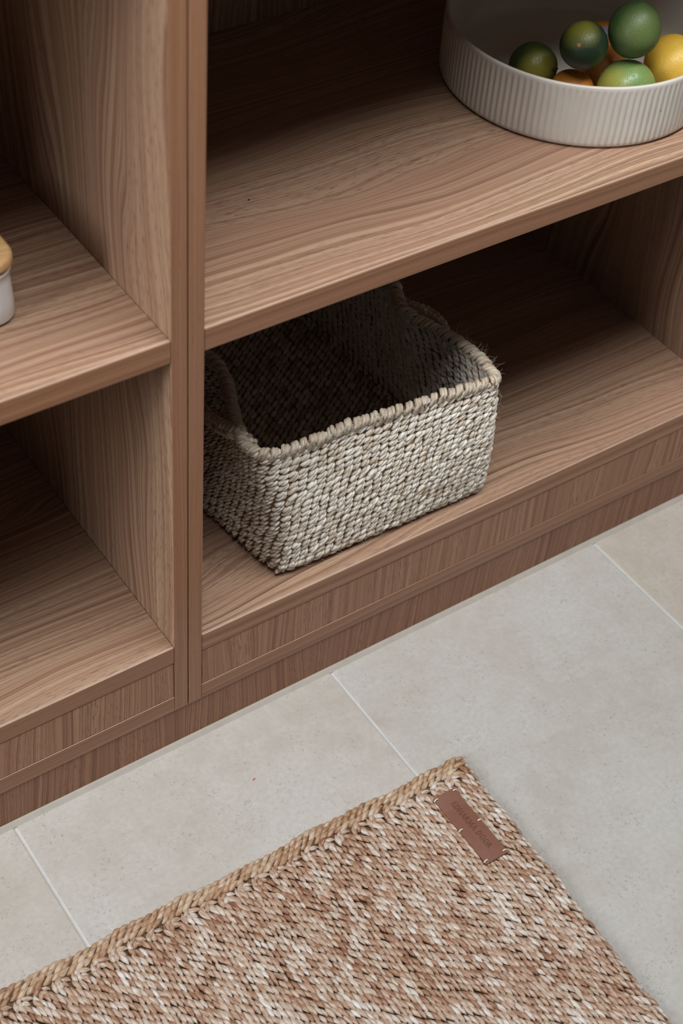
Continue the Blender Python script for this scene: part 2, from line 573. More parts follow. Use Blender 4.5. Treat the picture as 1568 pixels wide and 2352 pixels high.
PITCH, STEP = 0.0052, 0.0100
body = Strands(10, 9, 2.0, 0.7, 1.45)
edge = Strands(10, 9, 2.0, 0.7, 1.5)
bo = [0.0042, 0.0104, 0.0164]                        # border rope offsets from the rug edge
for i, o in enumerate(bo):
    z = (0.0052, 0.0076, 0.0078)[i]
    rc = 0.006 + 0.004 * i
    pth = [(XL, -o, z), (-o - rc, -o, z)]
    for t in np.linspace(0, math.pi / 2, 7)[1:]:
        pth.append((-o - rc + rc * math.sin(t), -o - rc + rc * math.cos(t), z))
    n_top = len(pth)
    pth.append((-o, YB, z))
    rope(edge, pth[:n_top], 0.0088, 0.0076, 0.0033, 0.0036, 14, 11, (0.1, 0.45, 0.8)[i], 0.44, 0.17)
    rope(body, pth[n_top - 1:], STEP, 0.0086, 0.0032, 0.0034, 10, 13, (0.5, 0.1, 0.7)[i], 0.5)
x = -bo[-1] - 0.0060
k = 0
yb = -bo[-1] - 0.0052
phase = 0.0
while x - 3 * PITCH > XL:
    # four columns turn back against the border in two nested loops
    xm = x - 1.5 * PITCH
    for r, zz in ((1.5 * PITCH, 0.0078), (0.5 * PITCH, 0.0082)):
        yc = yb - 1.5 * PITCH
        arc = [(xm - r * math.cos(t), yc + r * math.sin(t), zz) for t in np.linspace(0, math.pi, 11)]
        rope(body, arc, 0.0078 if r > 0.005 else 0.0062, 0.0070 if r > 0.005 else 0.0052, 0.0031, 0.0031, 12, 6, 0.25, 0.5, 0.16)
    for q in range(4):
        phase = (phase + 0.60 + rng.normal(0, 0.06)) % 1.0
        rope(body, [(x - q * PITCH, yb - 1.5 * PITCH - 0.002, 0.0078), (x - q * PITCH, YB, 0.0078)], STEP, 0.0086, 0.0032, 0.0034, 10, 13, phase, 0.47 + rng.normal(0, 0.03))
    x -= 4 * PITCH
    k += 1
bw = tag(body.build('woven_body', JUTE, rug, RB, bend=0.12), kind='stuff')
eb = tag(edge.build('braided_border', JUTEB, rug, RB, bend=0.22), 'three-ply braided border along the edge of the rug', kind='stuff')
# dense backing under the braids
V = rug_w(np.array([(XL, -0.0035, 0.0), (-0.0035, -0.0035, 0.0), (-0.0035, YB, 0.0), (XL, YB, 0.0)]))
bm = bmesh.new()
lo = [bm.verts.new(Vector(v) - Vector(RB)) for v in V]
hi = [bm.verts.new(Vector(v) - Vector(RB) + Vector((0, 0, 0.0050))) for v in V]
bm.faces.new(lo); bm.faces.new(hi[::-1])
for i in range(4):
    bm.faces.new((lo[i], hi[i], hi[(i + 1) % 4], lo[(i + 1) % 4]))
bmesh.ops.recalc_face_normals(bm, faces=bm.faces)
finish('backing', bm, CORE, rug)


# stray fibres on the rug
def fuzz(n, pos, nor, length, r, seed):
    g = np.random.default_rng(seed)
    paths = []
    for i in range(n):
        p = pos[i]; d = nrm(nor[i] + g.normal(0, 0.8, 3)); c = g.normal(0, 1, 3)
        L = length * g.uniform(0.4, 1.4)
        t = np.linspace(0, 1, 6)[:, None]
        paths.append(p + d * L * t + c * L * 0.35 * t * t)
    return tubes(np.array(paths), r, 3)


n = 420
px = rng.uniform(-0.62, -0.002, n); py = np.where(rng.random(n) < 0.45, -rng.uniform(0, 0.02, n), -rng.uniform(0, 0.45, n))
sel = rng.random(n) < 0.3
px = np.where(sel, -rng.uniform(0, 0.006, n), px)
py = np.where(sel, -rng.uniform(0, 0.42, n), py)
V, Q, L = fuzz(n, rug_w(np.stack([px, py, np.full(n, 0.0085)], -1)), np.tile([0.1, 0.2, 0.35], (n, 1)), 0.007, 0.00011, 4)
V[:, 2] = np.maximum(V[:, 2], 0.001)
tag(np_mesh('loose_fibres', V - np.array(RB), Q, JUTE, rug, L), kind='stuff')

# leather tag sewn on the rug
LEA = plain('tan_leather', lin(122, 80, 63), 0.5, 0.4, 0.10, 160, 0.12)
LEAD = plain('stamped_leather', lin(98, 60, 46), 0.55, 0.3, 0.05, 160)
THREAD = plain('white_thread', lin(226, 219, 206), 0.7, 0.3, 0.1, 300)
tx0, tx1, ty0, ty1 = 0.1815, 0.2110, -0.3150, -0.2185
tcx, tcy = (tx0 + tx1) / 2, (ty0 + ty1) / 2
hw, hl = (tx1 - tx0) / 2, (ty1 - ty0) / 2
TZ = 0.0128


def tag_z(y, x):
    t = (y + hl) / (2 * hl)
    return TZ + 0.0006 * math.sin(t * 5.5) + 0.0016 * max(0.0, t - 0.78) / 0.22 - 0.0005 * (x / hw) ** 2


ND = [(-1, -0.925), (1, -0.925), (-1, 0.0), (1, 0.0), (-1, 0.935), (1, 0.935)]   # stitch notches (side, along)
bm = bmesh.new()
NY, NX = 96, 16
grid = {}
for lay in (0, 1):
    for i in range(NY + 1):
        for j in range(NX + 1):
            yy = -hl + 2 * hl * i / NY
            xx = -hw + 2 * hw * j / NX
            z = tag_z(yy, xx) - (0.0016 if lay else 0)
            grid[lay, i, j] = bm.verts.new((xx + 0.035 * yy * 0, yy, z))


def solid(i, j):
    if not (0 <= i < NY and 0 <= j < NX):
        return False
    yy = (-1 + 2 * (i + 0.5) / NY)
    for s, t in ND:
        if abs(yy - t) < 0.0125 and (j < 2 if s < 0 else j >= NX - 2):
            return False
    return True


for i in range(NY):
    for j in range(NX):
        if not solid(i, j):
            continue
        g = grid
        bm.faces.new((g[0, i, j], g[0, i, j + 1], g[0, i + 1, j + 1], g[0, i + 1, j]))
        bm.faces.new((g[1, i, j], g[1, i + 1, j], g[1, i + 1, j + 1], g[1, i, j + 1]))
        for (di, dj, p, q2) in ((-1, 0, (i, j), (i, j + 1)), (1, 0, (i + 1, j + 1), (i + 1, j)), (0, -1, (i + 1, j), (i, j)), (0, 1, (i, j + 1), (i + 1, j + 1))):
            if not solid(i + di, j + dj):
                bm.faces.new((g[0, p[0], p[1]], g[1, p[0], p[1]], g[1, q2[0], q2[1]], g[0, q2[0], q2[1]]))
for v in [v for v in bm.verts if not v.link_faces]:
    bm.verts.remove(v)
bmesh.ops.recalc_face_normals(bm, faces=bm.faces)
lt = finish('leather_tag', bm, LEA, rug)
lt.location = (tcx - RB[0], tcy - RB[1], 0)
lt.rotation_euler = (0, 0, math.radians(-0.5))
lt['label'] = 'brown leather tag stamped EDHARMA DOOR'
for s, t in ND:
    yy = t * hl
    p = [(s * (hw - 0.0042), yy, tag_z(yy, 0) + 0.0001), (s * (hw - 0.0032), yy, tag_z(yy, 0) + 0.0009), (s * (hw - 0.001), yy, tag_z(yy, 0) + 0.0006), (s * (hw + 0.0006), yy - 0.0004, tag_z(yy, 0) - 0.0012)]
    P = chaikin(np.array(p), 2, False)
    V, Q, L = tubes(P[None], 0.00075, 8)
    np_mesh('stitch', V, Q, THREAD, lt, L)

# stamped lettering: serif capitals drawn from strokes (cell height 1)
TH, TN, SF = 0.17, 0.085, 0.06
GL = {
    'E': (0.66, [('v', 0.14, TH), ('h', 0.0, 0.60, TN), ('h', 0.5, 0.46, TN), ('h', 1.0, 0.58, TN), ('t', 0.60, 0.0, 0.20), ('t', 0.58, 0.80, 1.0), ('t', 0.46, 0.38, 0.62)]),
    'D': (0.80, [('v', 0.14, TH), ('arc', 0.26, 0.5, 0.46, 0.5, -90, 90)]),
    'H': (0.84, [('v', 0.14, TH), ('v', 0.68, TH), ('h', 0.5, 0.68, TN)]),
    'A': (0.84, [('l', 0.10, 0.0, 0.40, 1.0, TN), ('l', 0.42, 1.0, 0.72, 0.0, TH), ('b', 0.22, 0.62, 0.34, TN), ('s', 0.10, 0.0), ('s', 0.72, 0.0)]),
    'R': (0.80, [('v', 0.14, TH), ('arc', 0.22, 0.74, 0.34, 0.26, -90, 90), ('l', 0.36, 0.48, 0.68, 0.0, TH), ('s', 0.70, 0.0)]),
    'M': (1.00, [('l', 0.12, 0.0, 0.16, 1.0, TN), ('l', 0.17, 1.0, 0.48, 0.06, TH), ('l', 0.48, 0.06, 0.80, 1.0, TN), ('l', 0.82, 1.0, 0.86, 0.0, TH), ('s', 0.12, 0.0), ('s', 0.86, 0.0), ('s', 0.14, 1.0), ('s', 0.84, 1.0)]),
    'O': (0.86, [('arc', 0.42, 0.5, 0.34, 0.5, 0, 360)]),
}


def glyph_quads(ch):
    wd, st = GL[ch]
    out = []

    def seg(x0, y0, x1, y1, t):
        d = math.hypot(x1 - x0, y1 - y0)
        nx, ny = -(y1 - y0) / d * t / 2, (x1 - x0) / d * t / 2
        out.append([(x0 + nx, y0 + ny), (x0 - nx, y0 - ny), (x1 - nx, y1 - ny), (x1 + nx, y1 + ny)])

    def ser(x, y):
        yy = SF / 2 if y < 0.5 else 1 - SF / 2
        seg(x - 0.14, yy, x + 0.14, yy, SF)
    for q in st:
        if q[0] == 'v':
            seg(q[1], 0, q[1], 1, q[2]); ser(q[1], 0); ser(q[1], 1)
        elif q[0] == 'h':
            y = min(max(q[1], q[3] / 2), 1 - q[3] / 2)
            seg(0.14, y, q[2], y, q[3])
        elif q[0] == 't':
            seg(q[1], q[2], q[1], q[3], 0.07)
        elif q[0] == 'l':
            seg(*q[1:6])
        elif q[0] == 'b':
            seg(q[1], q[3], q[2], q[3], q[4])
        elif q[0] == 's':
            ser(q[1], q[2])
        elif q[0] == 'arc':
            _, cx, cy, rx, ry, a0, a1_ = q
            A = np.radians(np.linspace(a0, a1_, 22 if a1_ - a0 > 200 else 13))
            for p0, p1 in zip(A[:-1], A[1:]):
                o_ = [(cx + rx * math.cos(t) * 1.0, cy + ry * math.sin(t)) for t in (p0, p1)]
                i_ = [(cx + (rx - (TN + (TH - TN) * math.cos(t) ** 2)) * math.cos(t), cy + (ry - (TN + 0.02)) * math.sin(t)) for t in (p0, p1)]
                out.append([o_[0], i_[0], i_[1], o_[1]])
            if a1_ - a0 < 200:
                seg(0.14, cy + ry - TN / 2, cx, cy + ry - TN / 2, TN)
                seg(0.14, cy - ry + TN / 2, cx, cy - ry + TN / 2, TN)
    return wd, out


TEXT = 'EDHARMA DOOR'
CAP = 0.0072
cur, quads = 0.0, []
for ch in TEXT:
    if ch == ' ':
        cur += 0.42
        continue
    wd, qs = glyph_quads(ch)
    quads += [[(x_ + cur, y_) for x_, y_ in q] for q in qs]
    cur += wd + 0.02
SX = 0.0680 / cur
bm = bmesh.new()
for q in quads:
    vs = []
    for zz in (0.0, 1.0):
        for x_, y_ in q:
            X, Y = (y_ - 0.5) * CAP + 0.0020, 0.0335 - x_ * SX
            vs.append(bm.verts.new((X, Y, tag_z(Y, X) + (0.00022 if zz else -0.0002))))
    for f in ((3, 2, 1, 0), (4, 5, 6, 7), (0, 1, 5, 4), (1, 2, 6, 5), (2, 3, 7, 6), (3, 0, 4, 7)):
        bm.faces.new([vs[i_] for i_ in f])
bmesh.ops.recalc_face_normals(bm, faces=bm.faces)
finish('lettering', bm, LEAD, lt)['label'] = 'stamped serif capitals EDHARMA DOOR'

# ------------------------------------------------------------------ woven basket
Z0 = ZB + 0.0005
ZRIM = 0.3500
rim_c = np.array([(.140, .0455), (.26, .039), (.388, .0295), (.4085, .0265), (.4125, .045), (.4085, .092), (.398, .1285), (.384, .168), (.391, .191),
                  (.405, .213), (.418, .26), (.42, .33), (.417, .385), (.402, .403), (.26, .406), (.122, .402), (.104, .385), (.108, .33), (.122, .27),
                  (.145, .238), (.1557, .214), (.156, .199), (.151, .17), (.129, .125), (.1105, .085), (.1075, .066), (.116, .049)])
bas_c = np.array([(.146, .0262), (.27, .0232), (.392, .0205), (.411, .0215), (.4125, .042), (.413, .09), (.413, .13), (.413, .17), (.413, .19),
                  (.413, .215), (.413, .26), (.413, .33), (.410, .388), (.396, .402), (.26, .404), (.108, .40), (.092, .385), (.096, .33), (.1, .27),
                  (.103, .238), (.105, .214), (.107, .199), (.11, .17), (.117, .125), (.122, .081), (.126, .058), (.132, .032)])
both = chaikin(np.concatenate([rim_c, bas_c], 1), 3)
_bc = np.diff(np.vstack([both, both[:1]]), axis=0)
dd = np.r_[0, np.cumsum(0.5 * np.linalg.norm(_bc[:, :2], axis=1) + 0.5 * np.linalg.norm(_bc[:, 2:], axis=1))]
PER = dd[-1]
both_c = np.vstack([both, both[:1]])


def wall_pt(s, v):
    """s = distance along the rim, v = 0 base .. 1 rim"""
    s = np.mod(s, PER)
    rx, ry, bx, by = (np.interp(s, dd, both_c[:, i]) for i in range(4))
    gq = 0.35 * v + 0.65 * v ** 2
    belly = 0.004 * np.sin(np.pi * v)
    x, y = bx + (rx - bx) * gq, by + (ry - by) * gq
    y = y - belly * np.clip((0.075 - ry) / 0.04, 0, 1) * np.clip((rx - 0.112) / 0.03, 0, 1)
    # round the foot under
    inset = 0.006 * np.maximum(0, 1 - v / 0.07) ** 2
    cx, cy = 0.26, 0.21
    d = np.hypot(x - cx, y - cy)
    x, y = x - (x - cx) / d * inset, y - (y - cy) / d * inset
    sag = 0.0025 * np.sin(s * 21 + 1) * v + 0.0015 * np.sin(s * 53) * v
    return np.stack([x, y, Z0 + 0.0045 + (ZRIM - 0.009 - Z0 + sag) * v], -1)


BB = (0.265, 0.21, Z0)
bsk = empty('woven_basket', BB, 'square beige woven fibre basket standing on the bottom shelf', 'basket')
NCOL = int(round(PER / 0.0112))
NROW = 24
wv = Strands(7, 7, 3.0, 0.6)
dv = 1.0 / NROW
for r in range(NROW):
    v = (r + 0.5) * dv * np.ones(NCOL)
    s = (np.arange(NCOL) + 0.16 * r + 0.1 * math.sin(r * 0.9)) * PER / NCOL + rng.normal(0, 0.0006, NCOL)
    v = np.clip(v + rng.normal(0, 0.10 * dv, NCOL), 0.01, 0.99)
    C0 = wall_pt(s, v)
    Tn = nrm(wall_pt(s + 0.004, v) - wall_pt(s - 0.004, v))
    Up = nrm(wall_pt(s, np.minimum(v + 0.02, 1)) - wall_pt(s, np.maximum(v - 0.02, 0)))
    Nn = nrm(np.cross(Tn, Up))
    Up = np.cross(Nn, Tn)
    slope = 34 if r > 17 else 43
    al = np.radians(slope + rng.normal(0, 6, NCOL))[:, None]
    E = Tn * np.cos(al) + Up * np.sin(al)
    Pp = np.cross(Nn, E)
    tone = 0.64 + rng.normal(0, 0.05, NCOL) + (vnoise(s, v * 0.18, 0.012, 11) - 0.5) * 0.16
    for sgn in (-1, 1):
        off = Pp * (sgn * rng.normal(0.00145, 0.0002, NCOL))[:, None] + E * (sgn * -0.0008)
        bulge = Nn * rng.normal(0.0006, 0.0005, NCOL)[:, None]
        Etw = nrm(E + Nn * 0.16)
        stretch = np.clip(np.linalg.norm(wall_pt(s + 0.004, v) - wall_pt(s - 0.004, v), axis=-1) / 0.008, 0.75, 2.0)
        H = np.stack([rng.normal(0.0062, 0.0006, NCOL) * stretch, rng.normal(0.0021, 0.0002, NCOL), np.full(NCOL, 0.0046)], 1)
        wv.add(C0 + off + bulge, Etw, Nn, H, np.clip(tone + rng.normal(0, 0.06, NCOL), 0.1, 0.95))
tag(wv.build('woven_wall', SEA, bsk, BB, bend=0.1), kind='stuff')
# dense core of the wall
sv = np.arange(160) * PER / 160
vv = np.linspace(0, 1, 15)
SV, VV = np.meshgrid(sv, vv, indexing='xy')
Pw = wall_pt(SV, VV)
nn = nrm(np.cross(np.roll(Pw, -1, 1) - np.roll(Pw, 1, 1), np.array([0, 0, 1.0])))
Vc = np.concatenate([(Pw + nn * 0.0012).reshape(-1, 3), (Pw - nn * 0.0012).reshape(-1, 3)])
Qc = []
for lay in (0, 1):
    for i in range(14):
        for j in range(160):
            a_ = lay * 15 * 160 + i * 160 + j; b_ = lay * 15 * 160 + i * 160 + (j + 1) % 160
            Qc.append((a_, b_, b_ + 160, a_ + 160) if lay == 0 else (a_, a_ + 160, b_ + 160, b_))
np_mesh('wall_core', Vc - np.array(BB), np.array(Qc), CORE, bsk)
# base: sheet plus stitches
bo_ = wall_pt(sv, np.zeros(160))
bm = bmesh.new()
f0 = bm.faces.new([bm.verts.new((p[0] - BB[0], p[1] - BB[1], 0.0002)) for p in bo_])
rr = bmesh.ops.extrude_face_region(bm, geom=[f0])
for v in [e for e in rr['geom'] if isinstance(e, bmesh.types.BMVert)]:
    v.co.z += 0.004
bmesh.ops.recalc_face_normals(bm, faces=bm.faces)
finish('base', bm, CORE, bsk)
bs = Strands(5, 6, 3.0, 0.6)
gx, gy = np.meshgrid(np.arange(0.135, 0.405, 0.0112), np.arange(0.035, 0.395, 0.0078))
gx = gx.ravel() + rng.normal(0, 0.0006, gx.size); gy = gy.ravel() + rng.normal(0, 0.0005, gy.size)
bs.add(np.stack([gx, gy, np.full(gx.size, Z0 + 0.0048)], -1), (0.85, 0.5, 0.05), (0, 0, 1.0), (0.0072, 0.0034, 0.0028), np.clip(rng.normal(0.5, 0.12, gx.size), 0.1, 0.9))
tag(bs.build('woven_floor', SEA, bsk, BB), kind='stuff')

# rim: plied loops whipped over the top edge
NL = int(round(PER / 0.0108))
s = (np.arange(NL) + 0.3) * PER / NL + rng.normal(0, 0.0005, NL)
C0 = wall_pt(s, np.full(NL, 0.975))
Tn = nrm(wall_pt(s + 0.004, np.full(NL, 0.975)) - wall_pt(s - 0.004, np.full(NL, 0.975)))
Nn = nrm(np.cross(Tn, np.array([0, 0, 1.0])))
Uz = np.array([0, 0, 1.0])
paths, rad = [], []
lift = rng.normal(0.0006, 0.0007, NL)
for sub in range(2):
    ph = np.linspace(-0.95, math.pi + 0.5, 9)
    R = 0.0049 * rng.normal(1, 0.10, NL)
    R2 = 0.0056 * rng.normal(1, 0.12, NL)
    sh = (-0.0018 if sub == 0 else 0.0018) + rng.normal(0, 0.0003, NL)
    lean = 0.0072
    pp = C0[:, None, :] + Nn[:, None, :] * (R[:, None] * np.cos(ph)[None])[..., None] + Uz * ((R2[:, None] * np.sin(ph)[None])[..., None] + lift[:, None, None]) \
        + Tn[:, None, :] * (sh[:, None] + lean * (ph[None] / math.pi - 0.5))[..., None]
    paths.append(pp)
    tp = 0.0030 * np.sin(np.clip(np.linspace(0.16, 0.84, 9), 0, 1) * math.pi) ** 0.6
    rad.append(np.broadcast_to(tp, (NL, 9)) * rng.normal(1, 0.06, (NL, 1)))
V, Q, L = tubes(np.concatenate(paths), np.concatenate(rad), 7)
L[:, 3] = 0.46
tag(np_mesh('whipped_rim', V - np.array(BB), Q, SEA, bsk, L), kind='stuff')


def plait(name, pts, hw_, out):
    """flat plaited strap handle along pts"""
    P = resample(chaikin(np.array(pts), 3, False), 0.0070)
    Tn = tangents(P)
    st = Strands(7, 7, 2.6, 0.65)
    n = len(P)
    O = nrm(np.broadcast_to(np.array(out, float), P.shape) - Tn * (Tn @ np.array(out, float))[:, None])
    Sd = np.cross(O, Tn)
    for sg in (-1, 1):
        E = Tn * 0.75 + Sd * sg * -0.62
        c = P + Sd * sg * hw_ * 0.55 + Tn * (0.0035 * (sg > 0)) + O * rng.normal(0.0008, 0.0005, (n, 1))
        st.add(c, E, O, (0.0070, 0.0034, 0.0040), np.clip(rng.normal(0.5, 0.1, n), 0.1, 0.9))
        E2 = Tn * 0.6 + Sd * sg * 0.7
        st.add(P - O * 0.0022 + Sd * sg * hw_ * 0.6, E2, O, (0.0066, 0.0034, 0.0036), np.clip(rng.normal(0.45, 0.1, n), 0.1, 0.9))
    o = st.build(name, SEA, bsk, BB)
    o['label'] = 'short plaited strap handle on the side of the basket'
    return tag(o, kind='stuff')


plait('handle', [(.1195, .074, .338), (.112, .082, .349), (.1085, .100, .342), (.111, .130, .327), (.118, .165, .310), (.128, .20, .303), (.143, .222, .318)], 0.0062, (-1, -0.15, 0.25))
plait('handle', [(.401, .108, .330), (.4125, .122, .338), (.4140, .140, .3435), (.4085, .160, .3445), (.4030, .178, .341), (.402, .200, .330)], 0.0062, (1, 0.1, 0.4))
kn = Strands(7, 7, 2.6, 0.65)
kc = np.array([.1205, .086, .3350])
for i in range(9):
    kn.add(kc + rng.normal(0, 0.0035, 3) * (0.6, 1.2, 1.5), rng.normal(0, 1, 3) * (0.4, 1, 1), (1.0, 0, 0.2), (0.006, 0.003, 0.003), 0.5)
tag(kn.build('handle_knot', SEA, bsk, BB), kind='stuff')
n = 1700
s = rng.uniform(-0.12, 0.48, n); v = np.where(rng.random(n) < 0.10, 1.0, rng.random(n))
pos = wall_pt(s, v)
Tn = nrm(wall_pt(s + 0.003, v) - wall_pt(s - 0.003, v))
nor = np.cross(Tn, np.array([0, 0, 1.0])) + np.where(v > 0.99, 0.7, 0)[:, None] * np.array([0, 0, 1.0])
pos = pos + nor * 0.0045
V, Q, L = fuzz(n, pos, nor * 0.8, 0.0075, 0.00010, 9)
V[:, 2] = np.maximum(V[:, 2], ZB + 0.0006)
tag(np_mesh('loose_fibres', V - np.array(BB), Q, SEA, bsk, L), kind='stuff')

# ------------------------------------------------------------------ ribbed bowl
BC = (0.5925, 0.1814, ZU1)
RW, HB = 0.1465, 0.0712


def bowl_mat():
    k = NT('cream_glaze')
    p = k.n('ShaderNodeTexCoord', out=3)
    a = k.noise(vec=p, scale=18.0, detail=3.0)
    vo = k.t.nodes.new('ShaderNodeTexVoronoi')
    vo.inputs['Scale'].default_value = 95.0
    k.t.links.new(p, vo.inputs['Vector'])
    cell = k.n('ShaderNodeSeparateColor', {0: vo.outputs['Color']})
    spk = k.math('MULTIPLY', k.math('LESS_THAN', vo.outputs['Distance'], 0.11), k.math('GREATER_THAN', cell, 0.93))
    col = k.mix(k.mapr(a, 0.3, 0.7), lin(206, 202, 193), lin(198, 190, 180))
    col = k.mix(k.math('MULTIPLY', spk, 0.7), col, lin(110, 88, 70))
    return k.done(col, 0.33, 0.45)


GLAZE = bowl_mat()
NR = 132
ns = NR * 8
th = np.arange(ns) * 2 * math.pi / ns
rib = (0.5 + 0.5 * np.cos(th * NR))
prof = [(RW - 0.030, 0.0006, 0), (RW - 0.007, 0.0006, 0), (RW - 0.0030, 0.0016, 0), (RW - 0.0008, 0.0042, 0.15), (RW + 0.0002, 0.0075, 1), (RW + 0.0003, 0.02, 1), (RW + 0.0003, 0.04, 1), (RW + 0.0003, 0.058, 1), (RW + 0.0002, 0.0635, 0.8), (RW - 0.0002, 0.0662, 0.1),
        (RW - 0.0003, 0.0692, 0), (RW - 0.0010, 0.0706, 0), (RW - 0.0026, HB, 0), (RW - 0.0042, 0.0707, 0), (RW - 0.0052, 0.0690, 0), (RW - 0.0058, 0.060, 0), (RW - 0.0062, 0.030, 0), (RW - 0.0072, 0.018, 0), (RW - 0.0105, 0.0115, 0), (RW - 0.0165, 0.0084, 0), (RW - 0.0180, 0.0086, 0), (RW - 0.0200, 0.0080, 0), (0.07, 0.0075, 0), (0.002, 0.0075, 0)]
rings = []
for r, z, a_ in prof:
    R = r - a_ * 0.0011 * (1 - rib) ** 1.0
    rings.append(np.stack([R * np.cos(th), R * np.sin(th), np.full(ns, z)], -1))
Vb = np.concatenate(rings)
i, j = np.meshgrid(np.arange(len(prof) - 1), np.arange(ns), indexing='ij')
j2 = (j + 1) % ns
Qb = np.stack([i * ns + j, i * ns + j2, (i + 1) * ns + j2, (i + 1) * ns + j], -1).reshape(-1, 4)
bowl = np_mesh('fruit_bowl', Vb, Qb, GLAZE)
bowl.location = BC
tag(bowl, 'wide cream ceramic bowl with a ribbed outside, standing on the upper shelf', 'bowl')


# ------------------------------------------------------------------ fruit
def rind(name, c1, c2, c3, pore=230.0, rough=0.36, spec=0.5, patch=None):
    k = NT(name)
    p = k.n('ShaderNodeTexCoord', out=3)
    rnd = k.math('MULTIPLY', k.n('ShaderNodeObjectInfo', out=5), 20.0)
    v = k.n('ShaderNodeVectorMath', {0: p, 1: k.vec(rnd, rnd, rnd)}, operation='ADD')
    a = k.noise(vec=v, scale=32.0, detail=2.0)
    b = k.noise(vec=v, scale=150.0, detail=3.0)
    vo = k.t.nodes.new('ShaderNodeTexVoronoi')
    vo.inputs['Scale'].default_value = pore * 2.4
    k.t.links.new(v, vo.inputs['Vector'])
    d = k.mapr(vo.outputs['Distance'], 0.05, 0.45)
    col = k.mix(k.mapr(a, 0.42, 0.68), c1, c2)
    col = k.mix(k.mapr(b, 0.3, 0.75, 0.0, 0.35), col, c3)
    col = k.mix(k.math('MULTIPLY', k.math('SUBTRACT', 1.0, d), 0.22), col, c3)
    if patch:
        dr, pc, lo_, hi_ = patch
        nv = k.n('ShaderNodeVectorMath', {0: p}, operation='NORMALIZE')
        dt = k.n('ShaderNodeVectorMath', {0: nv, 1: dr}, out=1, operation='DOT_PRODUCT')
        dt = k.math('MULTIPLY_ADD', k.math('SUBTRACT', a, 0.5), 0.35, dt)
        col = k.mix(k.mapr(dt, lo_, hi_, 0.0, 0.85), col, pc)
    k.bump(d, 0.35, 0.0006)
    return k.done(col, rough, spec)


RIND = {}
LIME = rind('lime_rind', lin(50, 68, 34), lin(128, 124, 46), lin(42, 58, 32))
DARK = rind('dark_lime_rind', lin(40, 58, 36), lin(104, 110, 40), lin(34, 50, 34), rough=0.42)
OLIV = rind('olive_lime_rind', lin(72, 94, 48), lin(112, 128, 74), lin(58, 80, 42), rough=0.42)
PALE = rind('pale_lime_rind', lin(122, 154, 92), lin(150, 160, 84), lin(108, 140, 82), rough=0.3)
LEMON = rind('lemon_rind', lin(226, 182, 68), lin(232, 196, 86), lin(206, 160, 56), rough=0.38)
MAND = rind('mandarin_rind', lin(214, 140, 56), lin(206, 128, 48), lin(184, 112, 42), rough=0.4)
RIND.update({'lime_rind': (lin(46, 64, 32), lin(66, 84, 36), lin(40, 56, 32), 0.36), 'dark_lime_rind': (lin(36, 54, 36), lin(48, 66, 38), lin(30, 46, 32), 0.42), 'pale_lime_rind': (lin(116, 148, 86), lin(132, 156, 88), lin(104, 136, 78), 0.3), 'olive_lime_rind': (lin(58, 82, 44), lin(74, 98, 54), lin(48, 70, 40), 0.42)})
SCAR = plain('stem_scar', lin(176, 132, 72), 0.8, 0.2, 0.3, 700)
DSTEM = plain('dark_stem', lin(62, 60, 44), 0.7, 0.3, 0.3, 500)


def sticker_mat():
    k = NT('purple_sticker')
    p = k.n('ShaderNodeTexCoord', out=3)
    sep = k.t.nodes.new('ShaderNodeSeparateXYZ')
    k.t.links.new(p, sep.inputs[0])
    f = k.math('GREATER_THAN', k.math('FRACT', k.math('MULTIPLY', sep.outputs[0], 620.0)), 0.5)
    return k.done(k.mix(f, lin(92, 76, 120), lin(196, 188, 204)), 0.45, 0.4)


